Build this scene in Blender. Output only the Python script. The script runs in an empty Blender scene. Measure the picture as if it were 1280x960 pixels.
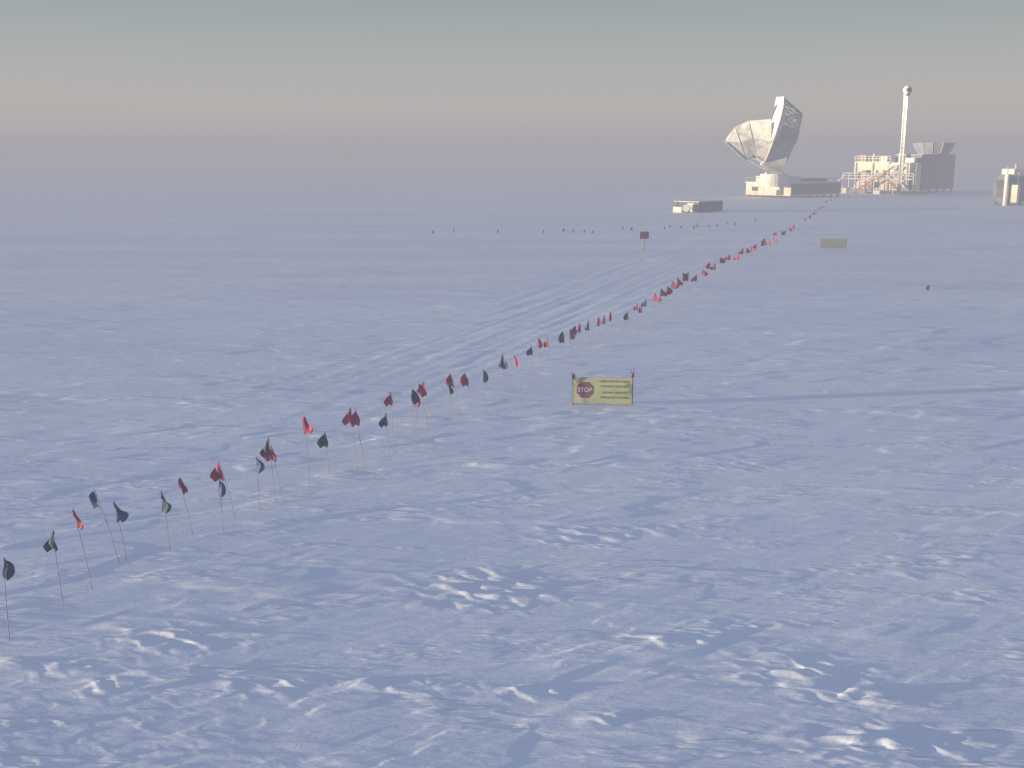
import bpy, math, random
import numpy as np
from mathutils import Vector, Matrix
random.seed(7)
scene=bpy.context.scene
R=math.radians
# ------------------------------------------------------------ camera
F=1372.0; H=9.0; HOR=195.0
P=math.atan((480-HOR)/F)
cam=bpy.data.cameras.new("camera"); co=bpy.data.objects.new("camera",cam); scene.collection.objects.link(co)
co.location=(0,0,H); co.rotation_euler=(R(90)-P,0,0)
cam.sensor_width=36; cam.lens=36*F/1280; cam.clip_end=20000; cam.clip_start=0.1
scene.camera=co
scene.view_settings.view_transform='Standard'; scene.view_settings.look='None'; scene.view_settings.exposure=0
cp,sp=math.cos(P),math.sin(P)
def ground_at(px,py):
    """ground position (z=0) where the camera ray through an image pixel lands"""
    a=(px-640)/F; b=(480-py)/F
    d=Vector((a, cp+b*sp, -sp+b*cp))
    t=-H/d.z
    return Vector((d.x*t,d.y*t,0))
def depth(p): return p.y*cp+(H-p.z)*sp
def ppm(p): return F/depth(p)
# ------------------------------------------------------------ materials
def mat(name,col,rough=0.7,metal=0.0,var=0.12,scale=3.0,bump=0.0,spec=0.3):
    m=bpy.data.materials.new(name); m.use_nodes=True
    n=m.node_tree.nodes; l=m.node_tree.links; b=n["Principled BSDF"]
    b.inputs["Roughness"].default_value=rough; b.inputs["Metallic"].default_value=metal
    b.inputs["Specular IOR Level"].default_value=spec
    tc=n.new("ShaderNodeTexCoord"); no=n.new("ShaderNodeTexNoise"); no.inputs["Scale"].default_value=scale; no.inputs["Detail"].default_value=5
    l.new(tc.outputs["Object"],no.inputs["Vector"])
    r=n.new("ShaderNodeValToRGB"); r.color_ramp.elements[0].position=0.3; r.color_ramp.elements[1].position=0.7
    r.color_ramp.elements[0].color=(*[c*(1-var) for c in col],1); r.color_ramp.elements[1].color=(*[min(1,c*(1+var)) for c in col],1)
    l.new(no.outputs["Fac"],r.inputs["Fac"]); l.new(r.outputs["Color"],b.inputs["Base Color"])
    return m
M={}
M['red']=mat("flag_red_cloth",(0.38,0.09,0.15),0.9,var=.25,scale=5)
M['blue']=mat("flag_blue_cloth",(0.10,0.13,0.26),0.9,var=.25,scale=5)
M['teal']=mat("flag_teal_cloth",(0.09,0.16,0.26),0.9,var=.25,scale=5)
M['dark']=mat("flag_dark_green_cloth",(0.08,0.11,0.14),0.9,var=.25,scale=5)
M['purple']=mat("flag_maroon_cloth",(0.24,0.07,0.14),0.9,var=.25,scale=5)
M['pole']=mat("bamboo_pole",(0.34,0.27,0.27),0.8)
M['white']=mat("weathered_white_panel",(0.74,0.71,0.66),0.6,var=0.14,scale=0.6)
M['panel']=mat("aluminium_panel",(0.25,0.25,0.26),0.55,metal=0.1,var=0.5,scale=0.8)
M['mirror']=mat("dish_panel",(0.38,0.375,0.37),0.5,metal=0.1,var=0.28,scale=0.8)
M['steel']=mat("steel_tube",(0.36,0.36,0.37),0.6,metal=0.2)
M['grey']=mat("grey_cladding",(0.14,0.15,0.18),0.8,var=0.25,scale=0.7)
M['dkgrey']=mat("dark_opening",(0.06,0.065,0.08),0.6)
M['tan']=mat("tan_cladding",(0.76,0.69,0.55),0.8,var=0.2,scale=0.8)
M['rust']=mat("red_oxide_paint",(0.42,0.24,0.18),0.8,var=0.3,scale=1.5)
M['signy']=mat("sign_yellow_board",(0.40,0.43,0.27),0.7,var=0.12,scale=3)
M['signg']=mat("sign_olive_board",(0.20,0.25,0.22),0.8,var=0.1)
M['signr']=mat("sign_red_paint",(0.19,0.08,0.11),0.6)
M['signw']=mat("sign_white_paint",(0.66,0.66,0.64),0.6)
M['signk']=mat("sign_faded_lettering",(0.18,0.18,0.12),0.6)
M['wood']=mat("wood_post",(0.30,0.22,0.14),0.85,var=0.3,scale=8)
# ------------------------------------------------------------ mesh builder
class MB:
    def __init__(s): s.v=[];s.f=[];s.m=[];s.mats=[]
    def mi(s,k):
        if k not in s.mats: s.mats.append(k)
        return s.mats.index(k)
    def add(s,vs,fs,k):
        o=len(s.v); s.v+= [tuple(v) for v in vs]; i=s.mi(k)
        for f in fs: s.f.append([a+o for a in f]); s.m.append(i)
    def box(s,x0,x1,y0,y1,z0,z1,k,M4=None):
        vs=[Vector((x,y,z)) for z in(z0,z1) for y in(y0,y1) for x in(x0,x1)]
        if M4: vs=[M4@v for v in vs]
        s.add(vs,[(0,2,3,1),(4,5,7,6),(0,1,5,4),(2,6,7,3),(0,4,6,2),(1,3,7,5)],k)
    def tube(s,a,b,r,k,n=6,r2=None,cap=True):
        a=Vector(a);b=Vector(b);d=(b-a)
        if d.length<1e-6:return
        d.normalize(); u=d.orthogonal().normalized(); w=d.cross(u); r2=r if r2 is None else r2
        vs=[];
        for p,rr in((a,r),(b,r2)):
            for i in range(n):
                t=2*math.pi*i/n; vs.append(p+u*rr*math.cos(t)+w*rr*math.sin(t))
        fs=[(i,(i+1)%n,n+(i+1)%n,n+i) for i in range(n)]
        if cap: fs+=[tuple(range(n))[::-1],tuple(range(n,2*n))]
        s.add(vs,fs,k)
    def sphere(s,c,r,k,nu=12,nv=8):
        c=Vector(c);vs=[]
        for j in range(nv+1):
            ph=math.pi*j/nv
            for i in range(nu):
                th=2*math.pi*i/nu; vs.append(c+Vector((math.sin(ph)*math.cos(th),math.sin(ph)*math.sin(th),math.cos(ph)))*r)
        s.add(vs,[(j*nu+i,(j+1)*nu+i,(j+1)*nu+(i+1)%nu,j*nu+(i+1)%nu) for j in range(nv) for i in range(nu)],k)
    def prism(s,prof,y0,y1,k):   # prof list of (x,z)
        n=len(prof); vs=[(x,y0,z) for x,z in prof]+[(x,y1,z) for x,z in prof]
        s.add(vs,[tuple(range(n)),tuple(range(n,2*n))[::-1]]+[(i,n+i,n+(i+1)%n,(i+1)%n) for i in range(n)],k)
    def obj(s,name,parent=None,loc=None,rot=0,smooth=False):
        me=bpy.data.meshes.new(name); me.from_pydata(s.v,[],s.f); 
        for k in s.mats: me.materials.append(M[k])
        me.polygons.foreach_set("material_index",s.m)
        if smooth: me.polygons.foreach_set("use_smooth",[True]*len(me.polygons))
        me.update(); o=bpy.data.objects.new(name,me); scene.collection.objects.link(o)
        if parent: o.parent=parent
        if loc is not None: o.location=loc
        o.rotation_euler=(0,0,rot); return o
def empty(name,loc=(0,0,0),rot=0):
    e=bpy.data.objects.new(name,None); scene.collection.objects.link(e); e.location=loc; e.rotation_euler=(0,0,rot); e.empty_display_size=.5; return e
# ------------------------------------------------------------ terrain
def hsh(ix,iy,s):
    h=(ix.astype(np.int64)*374761393+iy.astype(np.int64)*668265263+s*1442695041)&0xFFFFFFFF
    h=((h^(h>>13))*1274126177)&0xFFFFFFFF
    return ((h^(h>>16))&0xFFFF)/65535.0
def noise(x,y,s):
    ix=np.floor(x);iy=np.floor(y);fx=x-ix;fy=y-iy
    u=fx*fx*fx*(fx*(fx*6-15)+10);v=fy*fy*fy*(fy*(fy*6-15)+10)
    def g(ax,ay):
        a=hsh(ix+ax,iy+ay,s)*2*np.pi
        return np.cos(a)*(fx-ax)+np.sin(a)*(fy-ay)
    return ((g(0,0)*(1-u)+g(1,0)*u)*(1-v)+(g(0,1)*(1-u)+g(1,1)*u)*v)*1.5
def sst(a,b,x):
    t=np.clip((x-a)/(b-a),0,1); return t*t*(3-2*t)
RA=ground_at(600,430); RB=ground_at(1015,262)
RD=(RB-RA).normalized()
PATCH=[(600,735,1.6,1.2,1),(740,668,1.9,.7,1),(930,582,2.2,.9,.8),(1000,840,1.3,.8,.9),(230,800,1.4,.7,.8),(1110,930,1.6,.6,1),(1060,870,1.2,.5,.9),
 (335,862,.8,.35,.9),(1010,490,.8,.5,.8),(765,905,.5,.25,1),(110,850,1.0,.7,.6),(860,800,1.3,.5,.8),(1180,700,2,.6,.6),(670,868,.6,.3,.9),(540,860,1.0,.4,.5),(880,470,1.2,.5,.5),
 (800,660,1.6,.3,.8),(950,780,1.5,.3,.6),(1150,720,1.6,.3,.6),(20,830,.8,.3,.7),(480,855,.9,.25,.7),(1200,750,1.2,.3,.6)]
def height(x,y,sp_):
    """sp_ : local grid spacing, used to fade what the sheet cannot resolve"""
    def w(l): return np.clip(l/(3.5*sp_)-0.8,0,1)
    def an(ang,lx,ly,s,warp=0.0):
        c,si=math.cos(R(ang)),math.sin(R(ang))
        a=(x*c+y*si)/lx; b=(-x*si+y*c)/ly
        if warp: b=b+warp*noise(a*1.7+9,b*0.6,s+50)
        return noise(a,b,s)
    def fb(ang,lx,ly,s,oc=4,warp=.5,g=.5):
        r=0;am=1
        for o in range(oc):
            r=r+am*an(ang+(o%3-1)*9,lx/1.9**o,ly/1.9**o,s+o,warp)*(w(ly/1.9**o) if o else 1); am*=g
        return r
    def step(f,t,ly,wd=.07):   # cut edge, never narrower than the sheet can carry
        ww=np.maximum(wd,3.6*sp_/ly); return sst(0,1,(f-t)/ww+.5)
    z=np.zeros_like(x)
    z+=0.10*an(10,70,28,1)+0.02*an(22,22,6,2,.5)*w(5)
    z+=0.011*an(28,8,2.2,3,.6)*w(1.8)
    z+=0.006*an(15,3.2,0.8,4,.6)*w(.7)
    z+=0.0045*an(32,2.0,0.32,5,.5)*w(.32)
    z+=0.0035*an(20,1.6,0.16,6,.4)*w(.16)
    sm=sst(-.1,.4,an(0,9,5,31)+.0*x)     # fields of fine parallel scratches
    z+=0.006*sm*np.maximum(0,an(-18,2.6,0.22,32,.4))*w(.22)+0.006*(1-sm)*np.maximum(0,an(26,3.0,0.24,33,.4))*w(.24)
    # wind-cut steps: irregular plateaus with a jagged edge, in patches
    pm=sst(0.15,0.6,an(5,16,8,61)+0.5*an(40,5,3,7))*.15
    for px,py,a_,b_,k in PATCH:
        q=ground_at(px,py); dx=x-q.x; dy=y-q.y
        pm=np.maximum(pm,k*np.exp(-((dx/a_)**2+(dy/b_)**2)**1.5))
    f1=fb(16,1.1,0.30,70,4,g=.6); f2=fb(-22,.8,.26,80,4,g=.6); f3=fb(20,4.5,1.1,90,4,g=.55)
    z+=pm*w(.3)*(0.036*step(f1,.22,.30)+0.032*step(f2,.24,.26)+.02*step(f1,.55,.30)+.010*f1)
    bm_=sst(-0.05,0.35,an(12,34,13,16))
    z+=(.35+.65*bm_)*(0.026*step(f3,.42,1.1,.09)+.010*step(f3,-.40,1.1,.09))*w(.9)
    f4=fb(14,16,3.2,100,3); z+=0.024*step(f4,.4,3.2,.1)*w(1.6)
    # vehicle route beside the flag line
    s_=(x-RA.x)*RD.x+(y-RA.y)*RD.y; tt=-(x-RA.x)*RD.y+(y-RA.y)*RD.x
    road=sst(5.5,3.5,np.abs(tt-.5))*sst(-35,30,s_)*sst(215,190,s_)
    rut=noise(s_/40,tt/0.6,21)*0.018*w(.8)+noise(s_/9,tt/0.9,22)*0.02*w(1)
    z=z*(1-0.3*road)+road*rut
    return z
def h1(p):
    a=np.array([p.x]);b=np.array([p.y]); r=math.hypot(p.x,p.y)
    return float(height(a,b,np.array([r*0.0035]))[0])
fine=np.linspace(R(-30),R(30),1000)
coarse=np.linspace(R(30),R(330),90)[1:-1]
ang=np.concatenate([fine,coarse])
rr=np.concatenate([np.linspace(0.5,12,14)[:-1],np.geomspace(12,420,1450)[:-1],np.geomspace(420,9000,90)])
A,RR=np.meshgrid(ang,rr)
X=RR*np.sin(A);Y=RR*np.cos(A)
spc=np.maximum(RR*0.0024,0.025); spc=np.where((A>R(30.01)),RR*0.05,spc); spc=np.where(RR>420,RR*0.03,spc); spc=np.where(RR<11.9,0.8,spc)
Z=height(X,Y,spc)
Z*=np.clip((1400-RR)/900,0,1)
nr,na=RR.shape
verts=np.stack([X,Y,Z],-1).reshape(-1,3).astype(np.float32)
i=np.arange(nr-1)[:,None]*na; j=np.arange(na)[None,:]; j2=(j+1)%na
quads=np.stack([i+j,i+j2,i+na+j2,i+na+j],-1).reshape(-1,4)[:, ::-1].astype(np.int32)
me=bpy.data.meshes.new("snow_ground")
me.vertices.add(len(verts)); me.vertices.foreach_set("co",verts.ravel())
nf=len(quads); me.loops.add(nf*4); me.loops.foreach_set("vertex_index",quads.ravel())
me.polygons.add(nf); me.polygons.foreach_set("loop_start",np.arange(nf,dtype=np.int32)*4)
me.polygons.foreach_set("use_smooth",np.ones(nf,dtype=bool))
me.update(calc_edges=True)
go=bpy.data.objects.new("snow_ground",me); scene.collection.objects.link(go)
ms=bpy.data.materials.new("wind_packed_snow"); ms.use_nodes=True
n=ms.node_tree.nodes;l=ms.node_tree.links;b=n["Principled BSDF"]
b.inputs["Roughness"].default_value=0.8; b.inputs["Specular IOR Level"].default_value=0.15
tc=n.new("ShaderNodeTexCoord")
def tex(rot,sx_,scale,detail,rough,dist=0.0):
    mp=n.new("ShaderNodeMapping"); mp.inputs["Rotation"].default_value=(0,0,R(rot)); mp.inputs["Scale"].default_value=(sx_,1,1)
    l.new(tc.outputs["Object"],mp.inputs["Vector"])
    t_=n.new("ShaderNodeTexNoise"); t_.inputs["Scale"].default_value=scale; t_.inputs["Detail"].default_value=detail; t_.inputs["Roughness"].default_value=rough; t_.inputs["Distortion"].default_value=dist
    l.new(mp.outputs[0],t_.inputs["Vector"]); return t_.outputs["Fac"]
def ramp(src,a,b_):
    r_=n.new("ShaderNodeMapRange"); r_.interpolation_type='SMOOTHSTEP'; r_.inputs["From Min"].default_value=a; r_.inputs["From Max"].default_value=b_; l.new(src,r_.inputs["Value"]); return r_.outputs[0]
prev=None
for src,dist,st_ in ((tex(-20,.18,3.4,5,.72),.045,.9),(ramp(tex(-16,.25,1.0,4,.62),.54,.64),.038,.8),(ramp(tex(-26,.25,.38,4,.62),.54,.66),.07,.7)):
    bm=n.new("ShaderNodeBump"); bm.inputs["Distance"].default_value=dist; bm.inputs["Strength"].default_value=st_
    l.new(src,bm.inputs["Height"])
    if prev: l.new(prev,bm.inputs["Normal"])
    prev=bm.outputs["Normal"]
l.new(prev,b.inputs["Normal"])
rp=n.new("ShaderNodeValToRGB"); rp.color_ramp.elements[0].position=.35; rp.color_ramp.elements[1].position=.65
rp.color_ramp.elements[0].color=(0.77,0.79,0.84,1); rp.color_ramp.elements[1].color=(0.87,0.88,0.89,1)
l.new(tex(-20,.25,.12,4,.5),rp.inputs["Fac"]); l.new(rp.outputs["Color"],b.inputs["Base Color"])
me.materials.append(ms)
# ------------------------------------------------------------ marker flags
def flag(px,ty,bx,by,col,name="trail_marker_flag",w=None):
    p=ground_at(bx,by); s=ppm(p); hgt=(by-ty)/s/math.cos(math.atan(H/p.y)*0.9)
    lean=(px-bx)/s
    r=random.Random(int(px*13+by*7))
    a=Vector((0,0,-0.25)); t=Vector((lean,r.uniform(-.08,.08),hgt))
    m=MB(); pr=0.009 if s>15 else 0.012
    mid=t*0.5+Vector((r.uniform(-.02,.02),0,0))
    m.tube(a,mid,pr,'pole',5); m.tube(mid,t,pr*.95,'pole',5,r2=pr*.7)
    W=w or r.uniform(.18,.32); L=r.uniform(.42,.56); side=-1 if r.random()<.6 else 1
    sag=r.uniform(.1,.4); back=r.uniform(.0,.5)
    yaw=r.uniform(-.6,.6); nu,nv=7,7; vs=[]
    ax=(t-a).normalized(); ph=r.uniform(0,6)
    for jv in range(nv+1):
        for iu in range(nu+1):
            u=iu/nu;v=jv/nv
            spread=(.16+.84*min(1,v*1.4)**.8)*(1-.3*max(0,v-.6)/.4)
            out=W*(u*spread-back*(1-u)*spread*.6); drop=sag*L*u*(1-.6*v)
            rip=(.05*math.sin(u*7+v*2+ph)*u+.03*math.sin(v*6+ph))
            q=t-ax*(v*L*(1-.12*u))+Vector((side*out*math.cos(yaw),out*math.sin(yaw)+rip,-drop+.03*math.sin(u*9+ph)*v))
            q.x+=rip*.35
            vs.append(q)
    m.add(vs,[(j*(nu+1)+i,j*(nu+1)+i+1,(j+1)*(nu+1)+i+1,(j+1)*(nu+1)+i) for j in range(nv) for i in range(nu)],col)
    z=h1(p); m.obj(name,loc=(p.x,p.y,z),smooth=True)
F_=[(14,702,12,803,'dark'),(76,664,80,757,'dark'),(99,638,118,740,'red'),(125,614,152,705,'teal'),(147,628,160,702,'teal'),
(208,612,213,692,'dark'),(228,598,243,670,'red'),(276,578,296,650,'red'),(278,600,280,667,'blue'),(323,573,324,640,'blue'),
(339,548,345,630,'dark'),(342,556,353,614,'red'),(383,521,387,610,'red'),(408,539,411,588,'dark'),(440,509,447,585,'red'),
(446,513,457,587,'red'),(484,515,486,572,'dark'),(490,490,492,567,'red'),(516,485,518,547,'dark'),(519,487,522,542,'purple'),
(525,478,536,547,'red'),(530,476,541,532,'red'),(560,477,566,516,'dark'),(563,465,576,512,'red'),(581,465,591,510,'red'),
(604,461,606,502,'dark'),(628,442,630,496,'dark'),(632,447,639,492,'blue'),(642,444,653,490,'red'),(664,431,666,482,'blue'),
(672,423,677,476,'red'),(684,421,687,471,'red'),(703,414,705,457,'dark'),(712,410,714,451,'red'),(719,407,721,449,'blue'),
(724,404,727,446,'red'),(735,399,737,441,'dark'),(748,396,750,437,'red'),(755,393,758,434,'red'),(763,390,766,431,'red'),
(784,390,786,424,'dark'),(795,378,797,418,'red'),(806,374,807,412,'blue'),(801,380,803,414,'purple'),
(1161,355,1162,362,'red')]
for f in F_: flag(f[0],f[1],f[2],f[3],f[4])
xs=[818,826,834,840,846,852,858,860,869,878,886,893,900,905,911,922,927,932,938,944,950,955,961,965,970,976,981,986,990,1004,1012,1018,1021,1025,1029,1033,1036]
def basey(x): return float(np.interp(x,[806,850,905,940,985,1018,1036],[412,384,352,335,305,282,262]))
for x in xs:
    by=basey(x)+random.uniform(-2.5,2.5); hh=(by-195)/9*random.uniform(1.55,2.05)
    c=random.choice(['red']*7+['purple','dark','purple'])
    flag(x,by-hh,x+random.uniform(-1,3),by,c,w=.42)
for x,y in [(542,292),(568,291),(623,291),(680,292),(705,291),(716,291),(730,290),(742,291),(778,289),(790,290),(830,288),(838,287),(852,287),(868,286),(872,286),(885,285),(897,285),(910,284),(918,284),(945,279)]:
    flag(x,y-random.uniform(5,8),x,y+2,'dark',w=.2)
# ------------------------------------------------------------ signs
def text(body,size,x,z,mt,par,y=-0.034,al='CENTER'):
    c=bpy.data.curves.new("lettering","FONT"); c.body=body; c.size=size; c.align_x=al; c.align_y='CENTER'; c.extrude=0.002
    o=bpy.data.objects.new("lettering",c); scene.collection.objects.link(o); c.materials.append(M[mt])
    o.parent=par; o.location=(x,y,z); o.rotation_euler=(R(90),0,0); return o
p=ground_at(753,506); s=ppm(p); z0=h1(p)
e=empty("stop_sign_board",(p.x,p.y,z0),R(-5)); W=73/s; Hs=32/s/.98
m=MB(); m.box(-W/2,W/2,-.02,.02,.08,.08+Hs,'signy'); m.obj("board",e)
m=MB(); 
for k in (-1,1): m.box(k*W/2-.035,k*W/2+.035,.022,.09,-.3,Hs+(.30 if k>0 else .2),'wood')
m.box(-W/2+.04,W/2-.04,.022,.06,.25,.33,'wood'); m.box(-W/2+.04,W/2-.04,.022,.06,.75,.83,'wood'); m.obj("posts",e)
for k in(-1,1):
    m=MB(); zt=Hs+(.30 if k>0 else .2); nu,nv=5,4; vs=[]
    for jv in range(nv+1):
        for iu in range(nu+1):
            u=iu/nu;v=jv/nv; vs.append((k*W/2-.06+.12*u,-.02+.04*math.sin(u*7+v*3),zt+.04-.2*v-.04*u))
    m.add(vs,[(j*(nu+1)+i,j*(nu+1)+i+1,(j+1)*(nu+1)+i+1,(j+1)*(nu+1)+i) for j in range(nv) for i in range(nu)],'purple')
    m.obj("ribbon",e,smooth=True)
def octo(r,y,mt,nm,cx,cz):
    m=MB(); vs=[(cx+r*math.cos(R(22.5+45*i)),y,cz+r*math.sin(R(22.5+45*i))) for i in range(8)]; m.add(vs,[tuple(range(8))],mt); m.obj(nm,e)
cx=-W/2+.43; cz=.08+Hs*.52
octo(.36,-.024,'signw','octagon_border',cx,cz); octo(.34,-.028,'signr','octagon',cx,cz)
text("STOP",.225,cx,cz,'signw',e)
for t_,zz in (("LARGE SKIWAY AHEAD",.85),("WITHOUT CHECKING",.66),("DO NOT CROSS IF",.42),("BEACON IS FLASHING",.23)):
    text(t_,.105,W/2-.66,.08+zz*.98,'signk',e)
p=ground_at(1041,313); s=ppm(p); e=empty("notice_board",(p.x,p.y,h1(p)),R(-8)); W=31/s
m=MB(); m.box(-W/2,W/2,-.02,.02,.25,1.2,'signg'); m.obj("board",e)
m=MB()
for k in (-1,1): m.box(k*W/2-.04,k*W/2+.04,.022,.1,-.3,1.35,'wood')
m.obj("posts",e)
p=ground_at(805,313); e=empty("small_warning_sign",(p.x,p.y,h1(p)),R(25))
m=MB(); m.box(-.5,.5,-.02,.02,1.15,1.85,'purple'); m.obj("board",e)
m=MB(); m.box(-.05,.05,.022,.11,-.3,1.95,'wood'); m.obj("post",e)
text("STOP",.3,0,1.5,'signk',e)
# ------------------------------------------------------------ buildings
def local_frame(px,py):
    p=ground_at(px,py); az=math.atan2(p.x,p.y); return p,-az
def corner_building(name,px,py,pl,pr,th=45):
    """returns empty at near corner + the lengths of left and right walls"""
    c=ground_at(px,py); t=R(th)
    def ln(k,dx,dy):
        kk=(k-640)/F; return (kk*(c.y*cp+H*sp)-c.x)/(dx-kk*dy*cp)
    L=ln(pl,-math.cos(t),math.sin(t)); Rr=ln(pr,math.sin(t),math.cos(t))
    e=empty(name,(c.x,c.y,0),math.atan2(math.cos(t),math.sin(t))); return e,L,Rr,ppm(c)
# --- telescope
p,rot=local_frame(975,249); S=ppm(p)
tel=empty("radio_telescope",(p.x,p.y+6,0),rot)
m=MB()
m.tube((0,0,2.5),(0,0,5.2),3.0,'white',24); m.tube((0,0,5.2),(0,0,6.4),2.2,'white',20,r2=1.5)
m.obj("pedestal",tel,smooth=False)
m=MB()
for k in(-1,1):
    m.prism([(-1.9,5.6),(1.7,5.6),(2.6,9.5),(1.9,13.2),(-.6,13.2),(-2.4,9)],k*2.6-.45,k*2.6+.45,'panel')
m.box(-1.7,1.6,-3,3,5.2,6.5,'panel'); m.obj("yoke",tel)
ax=Vector((-.955,-.12,.27)).normalized(); up=Vector((.26,.02,.96)); up=(up-ax*up.dot(ax)).normalized(); sd=ax.cross(up)
C=Vector((.6,0,13.8))
def dp(r,th,off=0): 
    return C+up*(r*1.14*math.cos(th))+sd*(r*math.sin(th))+ax*(r*r/26+off)
m=MB(); N=36; rings=[0.01,1.2,2.4,3.6,4.8,6,6.6]; vs=[]
for r in rings:
    for i in range(N): vs.append(dp(r,2*math.pi*i/N))
for r in rings:
    for i in range(N): vs.append(dp(r,2*math.pi*i/N,-.28))
K=len(rings)
fs=[(j*N+i,j*N+(i+1)%N,(j+1)*N+(i+1)%N,(j+1)*N+i) for j in range(K-1) for i in range(N)]
fs+=[tuple(K*N+a for a in f)[::-1] for f in fs]+[((K-1)*N+i,(K-1)*N+(i+1)%N,(2*K-1)*N+(i+1)%N,(2*K-1)*N+i) for i in range(N)]
m.add(vs,fs,'white'); m.obj("primary_dish",tel)
m=MB(); nb=16
for i in range(nb):
    t=2*math.pi*i/nb; t2=2*math.pi*(i+1)/nb; tm=(t+t2)/2
    m.tube(dp(6.3,t,-.3),dp(4.6,tm,-4.0),.09,'steel',5); m.tube(dp(6.3,t2,-.3),dp(4.6,tm,-4.0),.09,'steel',5)
    m.tube(dp(4.6,tm,-4),dp(4.6,tm+2*math.pi/nb,-4),.1,'steel',5); m.tube(dp(6.3,t,-.3),dp(6.3,t2,-.3),.1,'steel',5)
    m.tube(dp(3.2,t,-.3),dp(4.6,tm,-4.0),.08,'steel',5); m.tube(dp(4.6,tm,-4),dp(1.8,tm,-3.4),.08,'steel',5)
    m.tube(dp(3.2,t,-.3),dp(1.8,tm,-3.4),.08,'steel',5)
m.tube(C-ax*.3,C-ax*3.9,2.0,'panel',12,r2=1.7)
for i in range(0,nb):
    if i in (4,5,6,7,8,9,3,10):
        t=2*math.pi*(i+.5)/nb; t2=2*math.pi*(i+1.5)/nb
        m.add([dp(6.2,t,-.35),dp(6.2,t2,-.35),dp(4.7,t2,-3.9),dp(4.7,t,-3.9)],[(0,1,2,3)],'panel')
m.obj("backing_truss",tel)
m=MB()
top=[(-1.3,16.6),(-5.9,16.3),(-8.7,15.0),(-10.7,12.4)]; bot=[(-1.0,7.4),(-4.2,9.4),(-6.3,8.6),(-10.3,11.6)]
ws=[4.6,4.0,3.2,2.4]; wb=[2.6,2.4,2.2,2.2]
for side in(-1,1):
    for i in range(3):
        a,b2=top[i],top[i+1]; c,d=bot[i],bot[i+1]
        ma=((a[0]+c[0])/2,(a[1]+c[1])/2); mb_=((b2[0]+d[0])/2,(b2[1]+d[1])/2)
        wa=(ws[i]+wb[i])/2+.5; wb2=(ws[i+1]+wb[i+1])/2+.4
        q=[Vector((a[0],side*ws[i],a[1])),Vector((b2[0],side*ws[i+1],b2[1])),Vector((mb_[0],side*wb2,mb_[1])),Vector((ma[0],side*wa,ma[1])),Vector((d[0],side*wb[i+1],d[1])),Vector((c[0],side*wb[i],c[1]))]
        m.add(q[:4],[(0,1,2,3)],'mirror' if i!=1 else 'panel'); m.add([q[3],q[2],q[4],q[5]],[(0,1,2,3)],'panel')
        for s_,t_ in((0,1),(0,3),(3,5),(2,3),(5,4)): m.tube(q[s_]+Vector((0,side*.03,0)),q[t_]+Vector((0,side*.03,0)),.06,'steel',5)
for i in range(3):
    m.add([(bot[i][0],-wb[i],bot[i][1]),(bot[i][0],wb[i],bot[i][1]),(bot[i+1][0],wb[i+1],bot[i+1][1]),(bot[i+1][0],-wb[i+1],bot[i+1][1])],[(0,1,2,3)],'panel')
m.obj("boom_shield",tel)
m=MB()
m.tube((-11.0,-2.4,12.4),(-6.4,-2.4,8.2),.32,'grey',6); m.tube((-11.0,2.4,12.4),(-6.4,2.4,8.2),.32,'grey',6)
m.box(-9.4,-7.0,-1.6,1.6,10.4,12.6,'white'); m.tube((-6.6,0,9.4),(-2,0,8.0),.5,'steel',8)
m.tube((-6.3,-2.2,8.5),(-1.8,-2.6,6.0),.14,'steel'); m.tube((-4.2,-2.2,9.4),(-1.8,-2.6,6.0),.14,'steel')
m.obj("receiver_cabin",tel)
m=MB()
m.add([dp(6.6,-.55,.0),dp(6.6,.0,.0),dp(6.6,.55,.0),dp(5.6,.6,1.3),dp(6.2,0,1.5),dp(5.6,-.6,1.3)],[(0,1,4,5),(1,2,3,4)],'white')
m.obj("upper_shield",tel)
# control building under it
e,L,Rr,s=corner_building("telescope_control_building",988,248,932,1050,50)
h=18/s
m=MB(); m.box(0,Rr,0,L,.5,h,'tan'); m.box(-.15,Rr+.15,-.15,L+.15,h,h+.25,'white'); 
for k in range(8): 
    for q in (0.6,L-.6): m.box(Rr*k/7.2+.2,Rr*k/7.2+.6,q-.2,q+.2,-.5,.5,'grey')
m.obj("walls",e)
m=MB()
m.box(-.012,0,L*.15,L*.25,.6,2.4,'dkgrey'); m.box(-.06,0,L*.5,L*.56,.6,h-.05,'white'); m.box(-.03,0,L*.72,L*.86,1.4,2.3,'dkgrey')
m.box(-.5,-.003,L*.28,L*.45,.6,1.8,'white')
m.box(0,Rr,-.05,-.003,.8,h-.02,'grey')
for k in range(6): m.box(Rr*(.1+.15*k),Rr*(.1+.15*k)+1.1,-.09,-.052,1.3,2.0,'dkgrey')
m.obj("doors_and_windows",e)
m=MB(); m.box(Rr*.1,Rr*.5,L*.35,L*.9,h+.25,h+1.5,'white'); m.box(Rr*.6,Rr*.9,L*.2,L*.5,h+.25,h+.9,'grey')
for k in range(9): m.tube((0.1,L*k/8,h+.25),(0.1,L*k/8,h+1.2),.05,'steel')
m.tube((.1,0,h+1.2),(.1,L,h+1.2),.05,'steel')
for k in range(9): m.tube((Rr*k/8,.1,h+.25),(Rr*k/8,.1,h+1.1),.05,'steel')
m.tube((0,.1,h+1.1),(Rr,.1,h+1.1),.05,'steel'); m.obj("roof_units",e)
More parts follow.
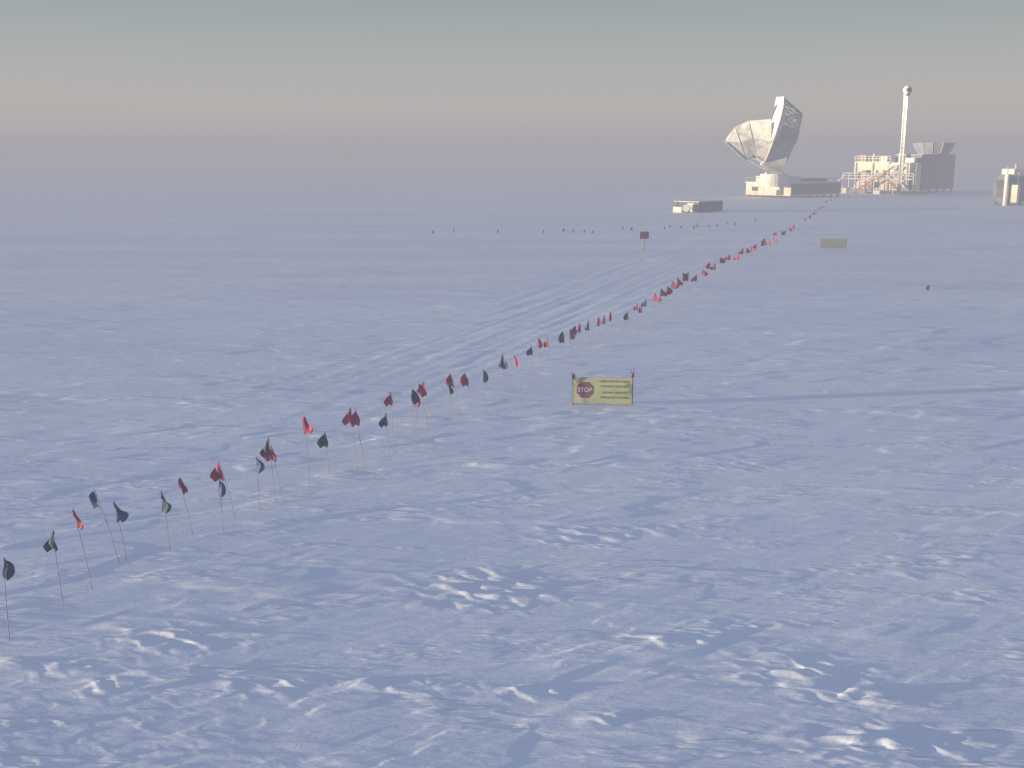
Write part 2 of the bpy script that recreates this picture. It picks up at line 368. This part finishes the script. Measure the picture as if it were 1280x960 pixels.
# --- observatory
e,L,Rr,s=corner_building("observatory_building",1143,243,1066,1191,40)
h=40/s; h2=48/s
m=MB(); m.box(3.2,Rr,0,L*.42,.9,h2,'grey'); m.box(0,Rr*.85,L*.42+.02,L,.9,h,'tan'); m.box(0,3.19,0,L*.42,.9,h*.97,'tan')
for a in np.linspace(.3,Rr-.3,6):
    for q in (0.4,L*.4,L-.5): m.box(a-.2,a+.2,q-.2,q+.2,-.5,.9,'grey')
m.box(3.1,Rr+.1,-.1,L*.42+.01,h2,h2+.25,'panel')
for k in range(9): m.box(3.4+(Rr-3.8)*k/8,3.5+(Rr-3.8)*k/8,-.05,0,1.0,h2-.1,'dkgrey')
m.obj("walls",e)
m=MB()
for (y0,y1,z0,z1,mt) in [(.05,.11,1,3.2,'dkgrey'),(.2,.26,4.6,5.8,'dkgrey'),(.3,.38,1.2,3.2,'rust'),(.47,.52,4.4,5.6,'dkgrey'),(.56,.66,1.5,2.8,'dkgrey'),(.6,.64,4.4,5.6,'dkgrey'),(.72,.76,4.4,5.6,'dkgrey'),(.72,.82,1.0,3.0,'rust'),(.86,.94,3.6,5.2,'dkgrey')]:
    m.box(-.04,-.002,L*y0,L*y1,z0,z1,mt)
for yy in (.14,.43,.69,.97): m.box(-.22,-.042,L*yy-.12,L*yy+.12,1.0,h-.2,'panel')
m.box(-1.1,-.045,L*.27,L*.4,5.6,6.9,'white'); m.box(-.9,-.045,L*.78,L*.85,4.6,5.6,'panel')
m.box(-.3,-.045,0.1,L*.98,3.9,4.1,'panel')
m.obj("doors_and_windows",e)
m=MB()
for q in np.linspace(-.02,1.12,12):
    m.tube((-2.2,L*q,-.3),(-2.2,L*q,4.9),.1,'white'); m.tube((-2.2,L*q,3.6),(-.0,L*q,3.6),.08,'rust')
for z_ in (3.6,4.3,4.9): m.tube((-2.2,-.2,z_),(-2.2,L*1.12,z_),.08,'white')
m.box(-2.2,-.25,0,L*1.12,3.42,3.55,'steel')
for st,(ya,za,yb,zb) in enumerate([(.95,.0,.6,3.5),(.55,3.6,.3,6.6),(.1,.0,.4,3.5),(1.3,0,1.08,3.5)]):
    for xo in(-2.9,-2.3): m.tube((xo,L*ya,za),(xo,L*yb,zb),.13,'rust'); m.tube((xo,L*ya,za+1),(xo,L*yb,zb+1),.07,'white')
    for k in range(10):
        y_=L*(ya+(yb-ya)*k/9); z_=za+(zb-za)*k/9; m.box(-2.9,-2.3,y_-.15,y_+.15,z_,z_+.06,'steel')
m.box(-3.6,-2.6,L*.7,L*.8,-.2,1.1,'rust'); m.box(-4.2,-3.2,L*.45,L*.55,-.2,.9,'white'); m.box(-3.4,-2.5,L*1.02,L*1.1,-.2,1.3,'tan')
m.obj("stair_and_decks",e)
m=MB()
for k in range(11):
    m.tube((.1,L*(.42+.058*k),h),(.1,L*(.42+.058*k),h+1.3),.06,'white')
for z_ in(.7,1.3): m.tube((.1,L*.42,h+z_),(.1,L,h+z_),.06,'white')
m.box(1,3,L*.5,L*.62,h,h+1.2,'white'); m.box(1,2.4,L*.85,L*.95,h,h+1.6,'rust'); m.tube((1.5,L*.72,h),(1.5,L*.72,h+1.9),.35,'steel',8)
m.tube((1.5,L*.3,h*.9),(1.5,L*.3,h+2.0),.4,'white',8); m.box(.8,2.6,L*.05,L*.2,h*.975,h+.9,'white')
m.obj("roof_equipment",e)
m=MB(); cx_,cy_=(3.2+Rr)/2+1.0,L*.12; n_=12; vs=[]
for r_,z_ in((3.7,h2+.5),(4.9,h2+3.0),(4.75,h2+3.0),(3.55,h2+.5)):
    for i in range(n_): t=2*math.pi*(i+.5)/n_; vs.append((cx_+r_*math.cos(t),cy_+r_*math.sin(t),z_))
m.add(vs,[(j*n_+i,j*n_+(i+1)%n_,(j+1)*n_+(i+1)%n_,(j+1)*n_+i) for j in range(3) for i in range(n_)],'grey')
m.tube((cx_,cy_,h2+.25),(cx_,cy_,h2+.55),3.6,'grey',12)
for i in range(n_):
    t=2*math.pi*(i+.5)/n_; m.tube((cx_+3.75*math.cos(t),cy_+3.75*math.sin(t),h2+.5),(cx_+4.95*math.cos(t),cy_+4.95*math.sin(t),h2+3),.09,'steel',5)
m.obj("flared_ground_shield",e)
# mast
p,rot=local_frame(1124,243); S=ppm(p)
t=empty("instrument_mast",(p.x,p.y,0),rot); zt=(243-124)/S
m=MB(); a_=.36
for i in range(4):
    x_,y_=(a_ if i&1 else -a_),(a_ if i&2 else -a_); m.tube((x_,y_,-.3),(x_,y_,zt),.1,'white',6)
nz=22
for k in range(nz):
    z_=zt*k/nz; z2=zt*(k+1)/nz
    cs=[(-a_,-a_),(a_,-a_),(a_,a_),(-a_,a_)]
    for i in range(4):
        c0,c1=cs[i],cs[(i+1)%4]
        if k%2: c0,c1=c1,c0
        m.tube((*c0,z_),(*c1,z2),.07,'white',5); m.tube((*c0,z2),(*c1,z2),.07,'white',5)
m.box(-.28,.28,-.28,.28,0,zt,'white')
m.obj("lattice",t)
m=MB(); m.tube((0,0,zt),(0,0,zt+.5),.7,'grey',12); m.sphere((0.2,0,zt+1.35),1.0,'steel',16,10); m.tube((.2,-1.0,zt+1.4),(.2,-1.15,zt+1.4),.45,'dkgrey',12); m.obj("globe_head",t,smooth=True)
# --- building at the right edge
e,L,Rr,s=corner_building("laboratory_hut",1262,257,1240,1318,50)
h=32/s
m=MB(); m.box(0,Rr,0,L,.6,h,'grey'); m.box(2.0,Rr,L*.2,L*.9,h,h+1.9,'tan'); m.box(.0,.9,-1.2,-.003,.6,h*.8,'tan')
m.tube((0,L*.5,h-.45),(Rr,L*.5,h-.45),L*.42,'grey',16)
for a in np.linspace(.4,Rr-.4,5):
    for q in(.4,L-.4): m.box(a-.2,a+.2,q-.2,q+.2,-.5,.6,'grey')
m.obj("walls",e)
m=MB(); m.tube((-.5,L*.2,.0),(-.5,L*.2,h+1.0),.42,'white',12); m.tube((-.5,L*.2,h+1),(-.5,L*.2,h+2.4),.1,'steel')
m.tube((1.4,-.5,0),(1.4,-.5,h+1.2),.12,'white'); m.box(-.04,-.002,L*.4,L*.8,1.5,3,'dkgrey'); m.box(1.6,3,-.04,-.002,.7,2.8,'rust')
m.tube((3.2,L*.3,h+1.9),(3.2,L*.3,h+2.8),.2,'steel'); m.obj("flues_and_doors",e)
# --- low shelter with drifted snow
e,L,Rr,s=corner_building("supply_shelter",873,266,843,903,40)
h=13/s
m=MB(); m.box(0,Rr,0,L,-.3,h,'grey'); m.box(-.1,Rr+.1,-.1,L+.1,h,h+.12,'white')
for k in range(6): m.box(Rr*(k+.5)/6,Rr*(k+.5)/6+.08,-.05,-.002,.1,h-.05,'dkgrey')
m.obj("walls",e)
m=MB(); m.box(-.05,-.002,L*.2,L*.45,.1,1.5,'white'); m.tube((-.9,L*.35,.7),(-1.6,L*.3,.75),.6,'signw',16); m.box(-1.2,-.3,L*.55,L*.9,-.2,.9,'tan'); m.tube((-.6,L*.98,-.2),(-.6,L*.98,1.8),.06,'wood'); m.obj("door_and_drum",e)
# ------------------------------------------------------------ ice fog layer
fm=bpy.data.materials.new("ice_fog"); fm.use_nodes=True; n=fm.node_tree.nodes; l=fm.node_tree.links; n.clear()
out=n.new("ShaderNodeOutputMaterial"); ad=n.new("ShaderNodeAddShader"); va=n.new("ShaderNodeVolumeAbsorption"); em=n.new("ShaderNodeEmission")
SIG=0.0037; va.inputs["Color"].default_value=(0,0,0,1); va.inputs["Density"].default_value=SIG
em.inputs["Color"].default_value=(0.39,0.38,0.42,1); em.inputs["Strength"].default_value=SIG  # fog absorbs and glows; the emission stands in for scattered daylight
l.new(va.outputs[0],ad.inputs[0]); l.new(em.outputs[0],ad.inputs[1]); l.new(ad.outputs[0],out.inputs["Volume"])
M['fog']=fm
m=MB(); m.box(-9500,9500,-9500,9500,-6,15.5,'fog'); m.obj("ice_fog_layer")
# ------------------------------------------------------------ sky and sun
SE,SA=R(2.2),R(-100)     # elevation, azimuth from +Y (clockwise positive)
w=bpy.data.worlds.new("World"); scene.world=w; w.use_nodes=True; n=w.node_tree.nodes; l=w.node_tree.links
bg=n["Background"]
sky=n.new("ShaderNodeTexSky"); sky.sky_type='NISHITA'; sky.sun_disc=False; sky.sun_elevation=SE; sky.sun_rotation=SA%(2*math.pi)
tc=n.new("ShaderNodeTexCoord"); sx=n.new("ShaderNodeSeparateXYZ"); l.new(tc.outputs["Generated"],sx.inputs[0])
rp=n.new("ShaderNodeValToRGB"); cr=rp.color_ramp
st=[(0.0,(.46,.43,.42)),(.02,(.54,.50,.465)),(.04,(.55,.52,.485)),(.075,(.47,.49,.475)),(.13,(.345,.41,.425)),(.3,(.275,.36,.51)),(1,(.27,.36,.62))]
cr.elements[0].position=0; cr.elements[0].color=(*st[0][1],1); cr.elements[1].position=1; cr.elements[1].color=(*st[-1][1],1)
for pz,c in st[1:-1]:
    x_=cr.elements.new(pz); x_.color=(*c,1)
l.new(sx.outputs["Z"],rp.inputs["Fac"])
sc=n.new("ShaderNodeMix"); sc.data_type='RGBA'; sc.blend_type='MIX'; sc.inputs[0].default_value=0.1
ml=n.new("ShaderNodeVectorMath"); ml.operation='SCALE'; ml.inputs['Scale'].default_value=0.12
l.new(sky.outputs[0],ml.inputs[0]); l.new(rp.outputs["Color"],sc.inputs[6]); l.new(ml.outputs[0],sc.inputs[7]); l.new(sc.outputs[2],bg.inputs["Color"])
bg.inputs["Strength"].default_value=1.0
sl=bpy.data.lights.new("sun","SUN"); sl.energy=33; sl.angle=R(.6); sl.color=(1,.82,.56)
so=bpy.data.objects.new("sun",sl); scene.collection.objects.link(so)
d=Vector((math.sin(SA)*math.cos(SE),math.cos(SA)*math.cos(SE),math.sin(SE)))
so.rotation_euler=d.to_track_quat('Z','Y').to_euler()
